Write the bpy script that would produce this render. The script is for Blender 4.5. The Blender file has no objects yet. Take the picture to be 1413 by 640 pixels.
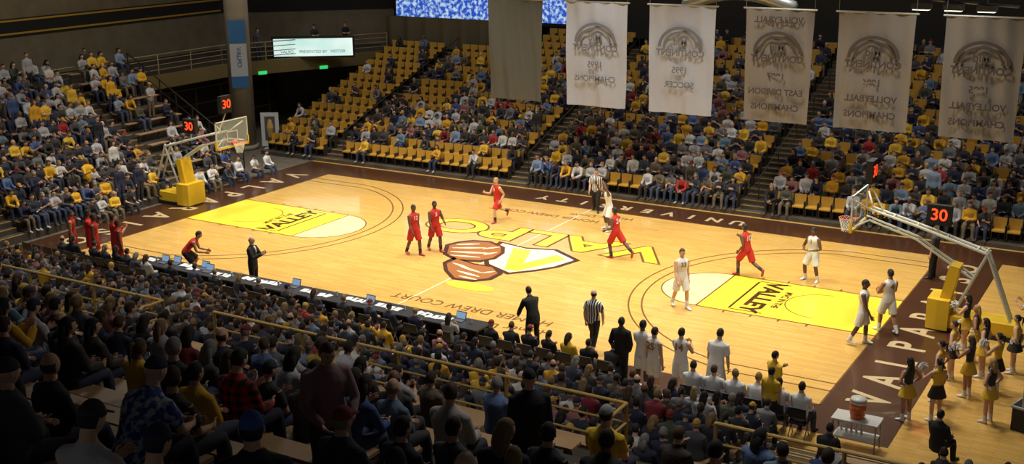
import bpy, math, random, numpy as np
from mathutils import Vector as V, Matrix, Euler
from mathutils.bvhtree import BVHTree
R=random.Random(7)
S=bpy.context.scene
COL=S.collection
S.view_settings.view_transform='Standard'
pi=math.pi
# ------------------------------------------------------------------ camera
CP=(21.8392,-35.9453,12.6645)
def cam_axes(y=.5349,t=.2731,r=-.0088):
    fw=V((-math.sin(y)*math.cos(t),math.cos(y)*math.cos(t),-math.sin(t)))
    rt=V((math.cos(y),math.sin(y),0));up=rt.cross(fw)
    return fw,rt*math.cos(r)+up*math.sin(r),up*math.cos(r)-rt*math.sin(r)
fw,rt,up=cam_axes()
cam=bpy.data.cameras.new('camera');co=bpy.data.objects.new('camera',cam);COL.objects.link(co);S.camera=co
co.matrix_world=Matrix(((rt[0],up[0],-fw[0],CP[0]),(rt[1],up[1],-fw[1],CP[1]),(rt[2],up[2],-fw[2],CP[2]),(0,0,0,1)))
cam.sensor_width=36;cam.lens=1622.15/1413*36;cam.clip_end=300
def seen(x,y,z,m=.08,near=6.5):
    d=V((x,y,z))-V(CP);w=d.dot(fw)
    if w<near:return False
    return abs(d.dot(rt)/w)<.4355+m and abs(d.dot(up)/w)<.1973+m
# ------------------------------------------------------------------ materials
MC={}
def mat(name,c,rough=.7,metal=0,emit=0,coat=0,alpha=1,bump=0,bscale=60):
    if name in MC:return MC[name]
    m=bpy.data.materials.new(name);m.use_nodes=True;nt=m.node_tree;b=nt.nodes['Principled BSDF']
    b.inputs['Base Color'].default_value=(*c,1);b.inputs['Roughness'].default_value=rough;b.inputs['Metallic'].default_value=metal
    if emit:
        b.inputs['Emission Color'].default_value=(*c,1);b.inputs['Emission Strength'].default_value=emit
    if coat:b.inputs['Coat Weight'].default_value=coat
    if alpha<1:b.inputs['Alpha'].default_value=alpha
    if bump:
        n=nt.nodes.new('ShaderNodeTexNoise');n.inputs['Scale'].default_value=bscale;n.inputs['Detail'].default_value=3
        tc=nt.nodes.new('ShaderNodeTexCoord');nt.links.new(tc.outputs['Object'],n.inputs['Vector'])
        bp=nt.nodes.new('ShaderNodeBump');bp.inputs['Strength'].default_value=bump;bp.inputs['Distance'].default_value=.02
        nt.links.new(n.outputs['Fac'],bp.inputs['Height']);nt.links.new(bp.outputs['Normal'],b.inputs['Normal'])
    MC[name]=m;return m
def noisy(name,c1,c2,scale=3,rough=.8,detail=4,kind='noise',emit=0,lo=.35,hi=.65):
    if name in MC:return MC[name]
    m=mat(name,c1,rough);nt=m.node_tree;b=nt.nodes['Principled BSDF']
    tc=nt.nodes.new('ShaderNodeTexCoord')
    n=nt.nodes.new('ShaderNodeTexNoise');n.inputs['Detail'].default_value=detail;o=n.outputs['Fac']
    n.inputs['Scale'].default_value=scale
    nt.links.new(tc.outputs['Object'],n.inputs['Vector'])
    r=nt.nodes.new('ShaderNodeValToRGB');r.color_ramp.elements[0].position=lo;r.color_ramp.elements[1].position=hi
    r.color_ramp.elements[0].color=(*c1,1);r.color_ramp.elements[1].color=(*c2,1)
    nt.links.new(o,r.inputs['Fac']);nt.links.new(r.outputs['Color'],b.inputs['Base Color'])
    if emit:
        nt.links.new(r.outputs['Color'],b.inputs['Emission Color']);b.inputs['Emission Strength'].default_value=emit
    return m
def striped(name,c1,c2,axis,scale,axis2=None):
    if name in MC:return MC[name]
    m=mat(name,c1,.8);nt=m.node_tree;b=nt.nodes['Principled BSDF'];L=nt.links
    tc=nt.nodes.new('ShaderNodeTexCoord');sp=nt.nodes.new('ShaderNodeSeparateXYZ');L.new(tc.outputs['Object'],sp.inputs[0])
    def st(ax):
        a=nt.nodes.new('ShaderNodeMath');a.operation='MULTIPLY';a.inputs[1].default_value=scale;L.new(sp.outputs[ax],a.inputs[0])
        f=nt.nodes.new('ShaderNodeMath');f.operation='FRACT';L.new(a.outputs[0],f.inputs[0])
        g=nt.nodes.new('ShaderNodeMath');g.operation='GREATER_THAN';g.inputs[1].default_value=.5;L.new(f.outputs[0],g.inputs[0]);return g.outputs[0]
    o=st(axis)
    if axis2 is not None:
        o2=st(axis2);ad=nt.nodes.new('ShaderNodeMath');ad.operation='ADD';L.new(o,ad.inputs[0]);L.new(o2,ad.inputs[1])
        h=nt.nodes.new('ShaderNodeMath');h.operation='MULTIPLY';h.inputs[1].default_value=.5;L.new(ad.outputs[0],h.inputs[0]);o=h.outputs[0]
    mx=nt.nodes.new('ShaderNodeMix');mx.data_type='RGBA';mx.inputs[6].default_value=(*c1,1);mx.inputs[7].default_value=(*c2,1)
    L.new(o,mx.inputs[0]);L.new(mx.outputs[2],b.inputs['Base Color']);return m
def ramp_rand(name,mult,cols,rough=.8):
    m=mat(name,(.5,.5,.5),rough);nt=m.node_tree;b=nt.nodes['Principled BSDF'];L=nt.links
    oi=nt.nodes.new('ShaderNodeObjectInfo')
    a=nt.nodes.new('ShaderNodeMath');a.operation='MULTIPLY';a.inputs[1].default_value=mult;L.new(oi.outputs['Random'],a.inputs[0])
    f=nt.nodes.new('ShaderNodeMath');f.operation='FRACT';L.new(a.outputs[0],f.inputs[0])
    r=nt.nodes.new('ShaderNodeValToRGB');r.color_ramp.interpolation='CONSTANT'
    e=r.color_ramp.elements;n=len(cols)
    while len(e)<n:e.new(.5)
    for i,c in enumerate(cols):e[i].position=i/n
    for i,c in enumerate(cols):e[i].color=(*c,1)
    L.new(f.outputs[0],r.inputs['Fac']);L.new(r.outputs['Color'],b.inputs['Base Color']);return m
def objcol(name):
    m=mat(name,(.5,.5,.5),.85,bump=.4,bscale=25);nt=m.node_tree;b=nt.nodes['Principled BSDF']
    oi=nt.nodes.new('ShaderNodeObjectInfo');nt.links.new(oi.outputs['Color'],b.inputs['Base Color']);return m
GOLD=(.72,.42,.03);BROWN=(.065,.024,.010);CREAM=(.85,.72,.48)
# ------------------------------------------------------------------ mesh buffer
class Buf:
    def __init__(s):s.v=[];s.f=[];s.m=[]
    def add(s,vs,fs,m):
        o=len(s.v);s.v+=[tuple(v) for v in vs]
        for i,f in enumerate(fs):
            s.f.append(tuple(o+j for j in f));s.m.append(m[i] if isinstance(m,list) else m)
    def box(s,c,d,m,M=None):
        c=V(c);h=V(d)/2
        vs=[V((x*h.x,y*h.y,z*h.z)) for x in(-1,1) for y in(-1,1) for z in(-1,1)]
        if M is not None:vs=[M@v for v in vs]
        s.add([v+c for v in vs],[(0,1,3,2),(4,6,7,5),(0,4,5,1),(2,3,7,6),(0,2,6,4),(1,5,7,3)],m)
    def tube(s,pts,rad,m,side=None,n=10,rnd=True):
        pts=[V(p) for p in pts];k=len(pts);rad=[(r,r) if not isinstance(r,tuple) else r for r in rad]
        if rnd:
            t0=(pts[1]-pts[0]).normalized();t1=(pts[-1]-pts[-2]).normalized()
            r0=rad[0];r1=rad[-1]
            pts=[pts[0]-t0*min(r0)*.45]+pts+[pts[-1]+t1*min(r1)*.45]
            rad=[(r0[0]*.62,r0[1]*.62)]+rad+[(r1[0]*.62,r1[1]*.62)]
            if isinstance(m,list):m=[m[0]]+m+[m[-1]]
            k+=2
        vs=[];pa=None
        for i in range(k):
            t=(pts[min(i+1,k-1)]-pts[max(i-1,0)])
            if t.length<1e-6:t=V((0,0,1))
            t.normalize()
            a=V(side) if side is not None else (pa if pa is not None else (V((0,1,0)) if abs(t.y)<.8 else V((1,0,0))))
            a=a-t*a.dot(t)
            if a.length<1e-4:a=t.orthogonal()
            a.normalize();pa=a;b=t.cross(a)
            for j in range(n):
                th=2*pi*j/n;vs.append(pts[i]+a*(rad[i][0]*math.cos(th))+b*(rad[i][1]*math.sin(th)))
        fs=[];ms=[]
        for i in range(k-1):
            for j in range(n):
                j2=(j+1)%n;fs.append((i*n+j,i*n+j2,(i+1)*n+j2,(i+1)*n+j));ms.append(m[i] if isinstance(m,list) else m)
        fs.append(tuple(range(n-1,-1,-1)));ms.append(m[0] if isinstance(m,list) else m)
        fs.append(tuple((k-1)*n+j for j in range(n)));ms.append(m[-1] if isinstance(m,list) else m)
        s.add(vs,fs,ms)
    def ball(s,c,r,m,nu=10,nv=7,M=None):
        c=V(c);r=V(r) if hasattr(r,'__len__') else V((r,r,r));vs=[];fs=[]
        for i in range(nv+1):
            ph=-pi/2+pi*i/nv
            for j in range(nu):
                th=2*pi*j/nu;d=V((math.cos(ph)*math.cos(th)*r.x,math.cos(ph)*math.sin(th)*r.y,math.sin(ph)*r.z))
                if M is not None:d=M@d
                vs.append(c+d)
        for i in range(nv):
            for j in range(nu):
                j2=(j+1)%nu;fs.append((i*nu+j,i*nu+j2,(i+1)*nu+j2,(i+1)*nu+j))
        s.add(vs,fs,m)
    def prism(s,poly,z0,z1,m):
        n=len(poly)
        vs=[(x,y,z0) for x,y in poly]+[(x,y,z1) for x,y in poly]
        s.add(vs,[tuple(range(n-1,-1,-1)),tuple(range(n,2*n))]+[(i,(i+1)%n,n+(i+1)%n,n+i) for i in range(n)],m)
    def mesh(s,name,mats,smooth=False):
        me=bpy.data.meshes.new(name);me.from_pydata(s.v,[],s.f)
        for m in mats:me.materials.append(m)
        me.polygons.foreach_set('material_index',s.m)
        me.polygons.foreach_set('use_smooth',[smooth]*len(s.f));me.update();return me
def obj(name,data,loc=(0,0,0),rot=(0,0,0),parent=None,scale=1):
    o=bpy.data.objects.new(name,data);o.location=loc;o.rotation_euler=rot
    o.scale=(scale,)*3 if not hasattr(scale,'__len__') else scale
    COL.objects.link(o)
    if parent:o.parent=parent
    return o
def empty(name,loc=(0,0,0),rot=(0,0,0)):
    return obj(name,None,loc,rot)
def text(s,size,loc,rot,m,parent,name='lettering',off=0,ext=0,sx=1,al='CENTER'):
    c=bpy.data.curves.new(name,'FONT');c.body=s;c.size=size;c.align_x=al;c.align_y='CENTER';c.offset=off;c.extrude=ext
    c.materials.append(m);return obj(name,c,loc,rot,parent,(sx,1,1))
# ------------------------------------------------------------------ people
def fuse(B,voxel):
    me=B.mesh('t',[]);o=bpy.data.objects.new('t',me);COL.objects.link(o)
    md=o.modifiers.new('r','REMESH');md.mode='VOXEL';md.voxel_size=voxel
    sm=o.modifiers.new('s','SMOOTH');sm.factor=.5;sm.iterations=3
    dg=bpy.context.evaluated_depsgraph_get();e=o.evaluated_get(dg);m2=e.to_mesh()
    vs=[v.co.copy() for v in m2.vertices];fs=[tuple(p.vertices) for p in m2.polygons];cs=[p.center.copy() for p in m2.polygons]
    e.to_mesh_clear()
    bvh=BVHTree.FromPolygons([V(v) for v in B.v],B.f)
    ms=[]
    for c in cs:
        h=bvh.find_nearest(c);ms.append(B.m[h[2]] if h[2] is not None else 0)
    bpy.data.objects.remove(o);bpy.data.meshes.remove(me)
    return vs,fs,ms
def head_surf(th,ph,k=1.0,face=True):
    x=math.cos(ph)*math.cos(th);y=math.cos(ph)*math.sin(th);z=math.sin(ph)
    rx,ry,rz=.098,.077,.119
    if z<0:ry*=1-.30*(-z)**1.3
    X=x*rx;Y=y*ry;Z=z*rz
    if z<0 and x<0:X*=1-.38*(-z)
    if z<0 and x>0:X*=1-.10*z*z
    if face and x>0:
        g=lambda y0,z0,sy,sz:math.exp(-((y-y0)/sy)**2-((z-z0)/sz)**2)
        X+=.022*g(0,-.15,.11,.13)+.010*g(0,.02,.09,.2)-.011*(g(.32,.05,.16,.11)+g(-.32,.05,.16,.11))+.004*g(0,.22,.5,.08)+.005*g(0,-.45,.25,.09)+.006*g(0,-.8,.3,.15)
    return V((X,Y,Z))*k,(x,y,z)
def add_head(B,c,Bs,s,style):
    NU,NV=30,22
    def shell(k,keep,m,lips=False,face=True,drop=0):
        vs=[];fs=[];ms=[];ks=[]
        for i in range(NV+1):
            ph=-pi/2+pi*i/NV
            for j in range(NU):
                p,d=head_surf(2*pi*j/NU,ph,1,face);q=keep(d) if keep else 1
                kk=k if q else .86
                p=p*kk
                if q and drop and d[2]<0.1 and d[0]<.3:p.z-=drop*(.1-d[2])
                vs.append(c+Bs@(p*s));ks.append(q)
        for i in range(NV):
            phc=-pi/2+pi*(i+.5)/NV
            for j in range(NU):
                j2=(j+1)%NU;fs.append((i*NU+j,i*NU+j2,(i+1)*NU+j2,(i+1)*NU+j))
                th=2*pi*(j+.5)/NU;y=math.cos(phc)*math.sin(th);x=math.cos(phc)*math.cos(th);z=math.sin(phc)
                ms.append(9 if (lips and x>.6 and abs(y)<.27 and -.53<z<-.40) else m)
        B.add(vs,fs,ms)
    shell(1,None,0,True)
    for sy in(-1,1):
        p,_=head_surf(sy*.36,.05);e=c+Bs@((p+V((-.006,0,0)))*s)
        B.ball(e,.0135*s,8,8,6);B.ball(c+Bs@((p+V((.004,0,0)))*s),.0065*s,6,6,4)
        q=[head_surf(sy*a,.24)[0]+V((.003,0,0)) for a in(.18,.38,.58)]
        B.tube([c+Bs@(v*s) for v in q],[.004*s]*3,4,n=5,rnd=False)
        B.ball(c+Bs@(V((-.008,sy*.078,-.004))*s),(.018*s,.008*s,.03*s),0,8,6,M=Bs)
    hl=lambda d:(d[0]>.35 and d[2]>.5) or (d[0]<=.35 and d[2]>.05+.5*max(0,d[0])) or (d[0]<-.25 and d[2]>-.5)
    if style in('short','beard'):shell(1.075,hl,4,face=False)
    elif style=='buzz' :shell(1.03,hl,4,face=False)
    elif style=='long':
        shell(1.12,lambda d:(d[0]>.45 and d[2]>.5) or(d[0]<=.45 and d[2]>-.2) or d[0]<-.0,4,face=False,drop=.05)
        B.tube([c+Bs@(V((-.06,0,.02))*s),c+Bs@(V((-.085,0,-.1))*s),c+Bs@(V((-.10,0,-.22))*s)],[(.085*s,.045*s),(.095*s,.04*s),(.07*s,.025*s)],4,side=Bs@V((0,1,0)),n=12)
    elif style=='pony':
        shell(1.07,hl,4,face=False)
        B.tube([c+Bs@(V(q)*s) for q in((-.08,0,.06),(-.14,0,.05),(-.15,0,-.05),(-.13,0,-.17))],[.025*s,.03*s,.028*s,.01*s],4,n=8)
    elif style=='bald':shell(1.02,lambda d:d[0]<.1 and -.45<d[2]<.3,4,face=False)
    elif style=='cap':
        shell(1.03,hl,4,face=False);shell(1.10,lambda d:d[2]>.28,7,face=False)
        B.tube([c+Bs@(V(q)*s) for q in((.06,0,.05),(.13,0,.045),(.165,0,.03))],[(.07*s,.006*s),(.065*s,.006*s),(.035*s,.005*s)],7,side=Bs@V((0,1,0)),n=12)
    elif style=='beanie':shell(1.12,lambda d:d[2]>.15,7,face=False)
    if style=='beard':shell(1.05,lambda d:d[2]<-.3 and d[0]>-.2 and not(abs(d[1])<.2 and -.5<d[2]<-.3),4)
def add_hand(B,W,d,side,s,curl):
    d=d.normalized();side=(side-d*side.dot(d));side=side.normalized() if side.length>1e-3 else d.orthogonal().normalized()
    nrm=d.cross(side) # palm normal
    B.tube([W-d*.012*s,W+d*.02*s,W+d*.06*s,W+d*.092*s],[(.026*s,.02*s),(.034*s,.017*s),(.042*s,.016*s),(.040*s,.013*s)],0,side=side,n=10)
    for i,l in enumerate((.068,.078,.072,.056)):
        b=W+d*.09*s+side*((1.5-i)*.0205*s);p=b;pts=[b-d*.012*s];c=d
        for q in range(3):
            ang=curl*(.35+.45*q);dd=(d*math.cos(ang)+nrm*math.sin(ang)+side*(1.5-i)*.05).normalized();p=p+dd*l*s*(.42,.33,.25)[q];pts.append(p)
        B.tube(pts,[.0095*s,.009*s,.0085*s,.007*s],0,n=6)
    b=W+d*.03*s+side*.030*s;q1=b+(d*.6+side*.75+nrm*.25).normalized()*.04*s;q2=q1+(d*.85+side*.3+nrm*.3).normalized()*.034*s
    B.tube([b-side*.012*s,b,q1,q2],[.014*s,.013*s,.011*s,.008*s],0,n=6)
TOR=[(-.055,.066,.052),(-.02,.092,.062),(.02,.097,.063),(.06,.090,.058),(.11,.082,.053),(.16,.090,.058),(.21,.101,.064),(.25,.102,.064),(.28,.090,.055),(.30,.068,.044),(.312,.05,.038)]
def interp(h):
    if h<=TOR[0][0]:return TOR[0][1:]
    for a,b in zip(TOR,TOR[1:]):
        if a[0]<=h<=b[0]:
            k=(h-a[0])/(b[0]-a[0]);return(a[1]+k*(b[1]-a[1]),a[2]+k*(b[2]-a[2]))
    return TOR[-1][1:]
STAND=dict(legL=((.03,.06,-1),(-.04,.02,-1)),legR=((.03,-.06,-1),(-.04,-.02,-1)),armL=((.02,.16,-1),(.18,.02,-1)),armR=((.02,-.16,-1),(.18,-.02,-1)))
SIT=dict(legL=((1,.16,-.03),(.08,.02,-1)),legR=((1,-.16,-.03),(.08,-.02,-1)),armL=((.35,.12,-1),(1,-.35,-.22)),armR=((.35,-.12,-1),(1,.35,-.22)),up=(-.06,0,1),up2=(.10,0,1))
def pose(base,**k):
    d=dict(base);d.update(k);return d
def person_mesh(name,H,ps,top,bottom,hair,mats,bulk=1.0,voxel=.02,socks=True,curl=.7,shirt=False):
    B=Buf();s=H/1.78
    u1=V(ps.get('up',(0,0,1))).normalized();u2=V(ps.get('up2',ps.get('up',(0,0,1)))).normalized()
    hs=V((0,1,0));ss=hs
    sp=lambda h:u1*(min(h,.12)*H)+u2*(max(0,h-.12)*H)
    def ringpts(h0,h1,ex):
        hh=[h0]+[a[0] for a in TOR if h0+.01<a[0]<h1-.004]+[h1]
        P=[sp(h) for h in hh];Rr=[]
        for h in hh:
            a,b=interp(h);k=bulk if h<.26 else 1+(bulk-1)*.4
            if h<.02 and ex>0.0:a=max(a,.09);b=max(b,.06)
            Rr.append(((a*k+ex)*H,(b*k*(1+(bulk-1)*.6)+ex)*H))
        return P,Rr
    hem={'jersey':-.02,'tee':-.03,'long':-.03,'jacket':-.075,'tank':.05}[top];ex={'jersey':.008,'tee':.010,'long':.010,'jacket':.014,'tank':.002}[top]
    P,Q=ringpts(-.055,max(hem+.03,.01),-.001 if top!='tank' else .003);B.tube(P,Q,2,side=hs,n=16)
    P,Q=ringpts(hem,.312,ex);B.tube(P,Q,1,side=hs,n=18)
    yw,pt=ps.get('head',(0,0))
    hd=V((math.cos(yw)*math.cos(pt),math.sin(yw)*math.cos(pt),math.sin(pt)))
    hup=(V((0,0,1))*.75+u2*.5+V((-math.cos(yw)*math.sin(pt),-math.sin(yw)*math.sin(pt),0))).normalized()
    hd=(hd-hup*hd.dot(hup)).normalized();lf=hup.cross(hd);Bs=Matrix((hd,lf,hup)).transposed()
    nb=sp(.295);Hc=sp(.335)+hup*.078*H+hd*.006*H
    B.tube([nb,sp(.33),Hc-hup*.03*H-hd*.01*H],[.046*H,.034*H,.032*H],0,n=12)
    if top in('jacket','long'):B.tube([sp(.29),sp(.322)],[.056*H,.042*H],1,n=12,rnd=False)
    if shirt:
        f=V((u2.z,0,-u2.x))
        B.tube([sp(.17)+f*.072*H,sp(.23)+f*.078*H,sp(.28)+f*.066*H,sp(.315)+f*.035*H],[(.006*H,.008*H),(.016*H,.010*H),(.026*H,.012*H),(.034*H,.016*H)],5,side=hs,n=10)
    sleeve={'jersey':0,'tank':0,'tee':.6,'long':2,'jacket':2}[top];sx=.012 if top=='jacket' else .008
    hands=[]
    for sg,key in((1,'armL'),(-1,'armR')):
        ua=V(ps[key][0]).normalized();fa=V(ps[key][1]).normalized()
        J=sp(.266)+ss*sg*.106*H;E=J+ua*.172*H;Wr=E+fa*.150*H;I=sp(.272)+ss*sg*.065*H
        pts=[I,J,J+ua*.08*H,E,E+fa*.055*H,Wr];r=[.032,.035,.031,.0245,.0255,.0155]
        if sleeve==2:B.tube(pts,[(q+sx+(.006 if i==5 else 0))*H for i,q in enumerate(r)],1,n=12)
        else:
            B.tube(pts,[q*H for q in r],0,n=12)
            if sleeve:B.tube([I,J,J+ua*.11*H],[.040*H,.044*H,.044*H],1,n=12)
            else:B.tube([I,sp(.285)+ss*sg*.08*H],[.035*H,.033*H],1,n=12)
        hands.append((Wr,fa,sg))
    for sg,key in((1,'legL'),(-1,'legR')):
        th=V(ps[key][0]).normalized();sh=V(ps[key][1]).normalized()
        J=hs*sg*.050*H;K=J+th*.245*H;A=K+sh*.245*H
        pts=[J,J+th*.07*H,J+th*.15*H,K,K+sh*.07*H,K+sh*.15*H,A];r=[.055,.054,.046,.034,.036,.029,.021]
        kb=1+(bulk-1)*.7
        if bottom=='pants':B.tube(pts,[(q*kb+.008+(.008 if i==6 else 0))*H for i,q in enumerate(r)],2,n=12)
        else:
            B.tube(pts,[q*H for q in r],0,n=12)
            if bottom=='shorts':B.tube([J,J+th*.08*H,J+th*.17*H,J+th*.225*H],[.062*H,.066*H,.064*H,.064*H],2,n=14,rnd=False)
            if socks:B.tube([A-sh*.09*H,A],[.034*H,.030*H],5,n=10)
        fd=ps.get('foot'+key[-1],(1,sg*.2,0 if abs(sh.z)>.8 else -.6));fd=V(fd).normalized()
        so=fd.cross(V((0,0,1)));so=so.normalized() if so.length>.01 else hs
        dn=so.cross(fd).normalized()
        if dn.z>0:dn=-dn
        B.tube([A-fd*.030*H+dn*.018*H,A+dn*.012*H+fd*.005*H,A+fd*.045*H+dn*.018*H,A+fd*.085*H+dn*.026*H,A+fd*.112*H+dn*.028*H],[(.021*H,.024*H),(.024*H,.030*H),(.026*H,.024*H),(.028*H,.017*H),(.022*H,.013*H)],3,side=so,n=12)
    if bottom=='skirt':
        B.tube([sp(.05),sp(.0),sp(-.07),sp(-.13)],[(.094*H,.068*H),(.108*H,.083*H),(.13*H,.11*H),(.15*H,.13*H)],2,side=hs,n=18,rnd=False)
    vs,fs,ms=fuse(B,voxel)
    F=Buf();F.v=[tuple(v) for v in vs];F.f=fs;F.m=ms
    add_head(F,Hc,Bs,s*1.05,hair)
    for Wr,fa,sg in hands:
        side=V(ps.get('thumb',(1,0,.2)))
        if abs(fa.dot(side.normalized()))>.75:side=V((0,0,1))
        d=fa.normalized();sd2=side-d*side.dot(d);n=d.cross(sd2)
        c=curl if n.dot(V((0,-sg,-.2)))>0 else -curl
        add_hand(F,Wr,fa,side,s,c)
    mz=min(v[2] for v in F.v);F.v=[(a,b,c-mz) for a,b,c in F.v]
    me=F.mesh(name,mats,True);me['pel']=-mz;return me
SKINS=dict(l=(.62,.36,.24),m=(.38,.19,.11),d=(.12,.055,.03))
def M_skin(k):return mat('skin_'+k,SKINS[k],.55)
def M_cl(c):
    return mat('cloth_%02x%02x%02x'%tuple(int(min(1,q)*255) for q in c),c,.85,bump=.45,bscale=18)
EYE=mat('eye_white',(.8,.8,.78),.4);DK=mat('eye_dark',(.05,.02,.015),.5);LIP=mat('lips',(.32,.10,.08),.5)
HAIRC=dict(black=(.012,.01,.009),brown=(.06,.03,.015),blond=(.4,.25,.09),grey=(.3,.29,.28))
def mats9(skin='l',top=(.5,.5,.5),bottom=(.05,.05,.06),shoe=(.03,.03,.03),hair='brown',acc=(.7,.7,.7),cap=(.1,.1,.1)):
    t=top if not isinstance(top,tuple) else M_cl(top)
    return [M_skin(skin),t,M_cl(bottom),mat('shoe_%d%d%d'%tuple(int(q*99) for q in shoe),shoe,.5),mat('hair_'+hair,HAIRC[hair],.7),M_cl(acc),DK,M_cl(cap),EYE,LIP]
# ------------------------------------------------------------------ crowd base meshes
CM=[ramp_rand('crowd_skin',3.7,[(.62,.36,.24),(.55,.32,.2),(.66,.42,.3),(.58,.33,.22),(.2,.09,.05),(.5,.28,.18)],.6),
 objcol('crowd_top'),ramp_rand('crowd_trousers',7.3,[(.03,.04,.09),(.02,.02,.025),(.05,.07,.13),(.03,.03,.035),(.15,.12,.08),(.04,.05,.10)]),
 ramp_rand('crowd_shoe',5.1,[(.03,.03,.03),(.4,.4,.4),(.1,.06,.03)]),ramp_rand('crowd_hair',11.9,[(.012,.01,.009),(.04,.022,.012),(.08,.045,.02),(.25,.16,.07),(.2,.19,.18),(.02,.015,.012),(.035,.02,.014)]),
 mat('crowd_sock',(.6,.6,.6)),DK,ramp_rand('crowd_cap',13.7,[(.015,.02,.06),(.5,.3,.03),(.03,.03,.03),(.03,.03,.04),(.2,.02,.02)]),EYE,LIP]
clap=dict(armL=((.55,.12,-.8),(.75,-.55,.55)),armR=((.55,-.12,-.8),(.75,.55,.55)))
cross=dict(armL=((.35,.1,-1),(.75,-.95,.05)),armR=((.35,-.1,-1),(.6,.95,.15)))
phone=dict(armL=((.4,.08,-1),(.8,-.5,.45)),armR=((.35,-.12,-1),(1,.35,-.2)),head=(0,-.35))
chin=dict(armL=((.7,.05,-.7),(.2,-.55,.85)),armR=((.4,-.1,-1),(.9,.6,-.1)),up2=(.45,0,1))
fwd=dict(up=(.35,0,1),up2=(.6,0,1),armL=((.5,.1,-1),(.7,-.4,-.2)),armR=((.5,-.1,-1),(.7,.4,-.2)))
spread=dict(legL=((1,.35,-.03),(.0,.05,-1)),legR=((1,-.3,-.03),(.1,-.02,-1)))
SEAT=[]
specs=[({}, 'long','short',1.05),(clap,'long','long',.95),(cross,'jacket','short',1.1),(phone,'tee','cap',1.05),(chin,'long','short',1.0),(fwd,'jacket','short',1.1),
 (dict(spread,head=(.5,0)),'tee','short',1.12),(dict(head=(-.4,0)),'jacket','long',1.0),(dict(cross,head=(.3,0)),'long','bald',1.15),(dict(clap,head=(-.2,.05)),'tee','short',1.0),
 (dict(fwd,head=(.25,0)),'long','long',.95),(dict(spread,**cross),'jacket','beanie',1.1),(dict(phone,head=(.1,-.2)),'jacket','pony',.95),(dict(spread),'jacket','cap',1.12)]
for i,(d,t,h,b) in enumerate(specs):
    SEAT.append(person_mesh('spectator_seated_form',1.74,pose(SIT,**d),t,'pants',h,CM,b,.020))
STD=[]
for i,(d,t,h,b) in enumerate([({}, 'long','short',1.1),(clap,'jacket','short',1.0),(cross,'tee','cap',1.1),(dict(head=(.4,0)),'long','long',.95)]):
    STD.append(person_mesh('spectator_standing_form',1.76,pose(STAND,**d),t,'pants',h,CM,b,.020))
DARK=[(.012,.014,.02),(.02,.025,.045),(.025,.025,.03),(.04,.04,.045),(.015,.018,.05),(.05,.038,.03),(.03,.04,.07),(.07,.07,.08)]
def crowd_col(pg=.2,pw=.14,pb=.08,pr=.04):
    r=R.random()
    if r<pg:c=R.choice([(.70,.40,.02),(.62,.33,.02),(.75,.48,.05)])
    elif r<pg+pw:c=R.choice([(.5,.5,.52),(.38,.39,.42),(.6,.6,.58)])
    elif r<pg+pw+pb:c=R.choice([(.10,.17,.34),(.2,.28,.42),(.05,.09,.25),(.12,.2,.28)])
    elif r<pg+pw+pb+pr:c=R.choice([(.35,.025,.025),(.2,.02,.03),(.3,.12,.13)])
    elif r<pg+pw+pb+pr+.1:c=R.choice([(.16,.16,.17),(.12,.10,.07),(.06,.07,.05)])
    else:c=R.choice(DARK)
    return c
def seat_spec(par,x,y,z,head,col,form=None,sc=None):
    o=obj('spectator',form or R.choice(SEAT),(x,y,z),(0,0,head+R.uniform(-.22,.22)),par,sc or R.uniform(.93,1.04))
    o.color=(*col,1);return o
# ------------------------------------------------------------------ specific people
RED=(.50,.02,.012);WHT=(.72,.72,.70);SUIT=(.012,.012,.014)
FLZ=.02
def pl(name,x,y,h,ps,team,num,skin='d',hair='buzz',H=1.95,top='jersey',z=FLZ,**k):
    c=RED if team=='r' else WHT
    acc=(.03,.03,.03) if team=='r' else (.72,.72,.72)
    me=person_mesh(name,H,ps,top,'shorts',hair,mats9(skin=skin,top=c,bottom=k.get('bcol',c),shoe=(.4,.05,.04) if team=='r' else (.7,.7,.7),hair=k.get('hc','black'),acc=acc),k.get('bulk',1.0),.015,True)
    o=obj(name,me,(x,y,z),(0,0,h))
    if num:
        m=mat('numeral_'+team,(.75,.75,.75) if team=='r' else (.3,.13,.01),.8);pz=me['pel']+.225*H;u=V(ps.get('up',(0,0,1))).normalized()
        dx=u.x*.225*H
        text(num,.27,(dx-.150,0,pz),(pi/2,-0,-pi/2),m,o,'numeral_back',.008);text(num,.2,(dx+.145,0,pz),(pi/2,0,pi/2),m,o,'numeral_front',.006)
    return o
walk=pose(STAND,legL=((.35,.06,-1),(.05,.02,-1)),legR=((-.22,-.06,-1),(-.5,-.02,-1)),armL=((-.25,.15,-1),(.25,.05,-1)),armR=((.3,-.15,-1),(.6,-.0,-1)))
run=pose(STAND,up=(.2,0,1),legL=((.7,.05,-1),(-.05,.02,-1)),legR=((-.45,-.05,-1),(-1.1,-.02,-.45)),armL=((-.6,.2,-1),(.5,.05,-.6)),armR=((.5,-.2,-1),(1,.1,.4)),footR=(.35,-.1,-1))
stride=pose(STAND,up=(.1,0,1),legL=((.45,.10,-1),(-.25,.02,-1)),legR=((-.75,-.10,-1),(-.95,-.02,-.75)),armL=((-.3,.3,-1),(.7,.1,-.3)),armR=((.4,-.3,-1),(.9,.1,.1)),footR=(.4,-.1,-.9))
ready=pose(STAND,up=(.2,0,1),legL=((.3,.28,-1),(-.25,.08,-1)),legR=((.3,-.28,-1),(-.25,-.08,-1)),armL=((.2,.45,-1),(.7,-.6,-.1)),armR=((.2,-.45,-1),(.7,.6,-.1)))
pl('red_team_player',-2.75,-1.6,-.3,walk,'r','12','d',H=1.95)
pl('red_team_player',-2.35,-.8,-.5,pose(walk,armL=((.3,.3,-1),(.8,-.2,-.2))),'r','3','d',H=1.96)
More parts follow.
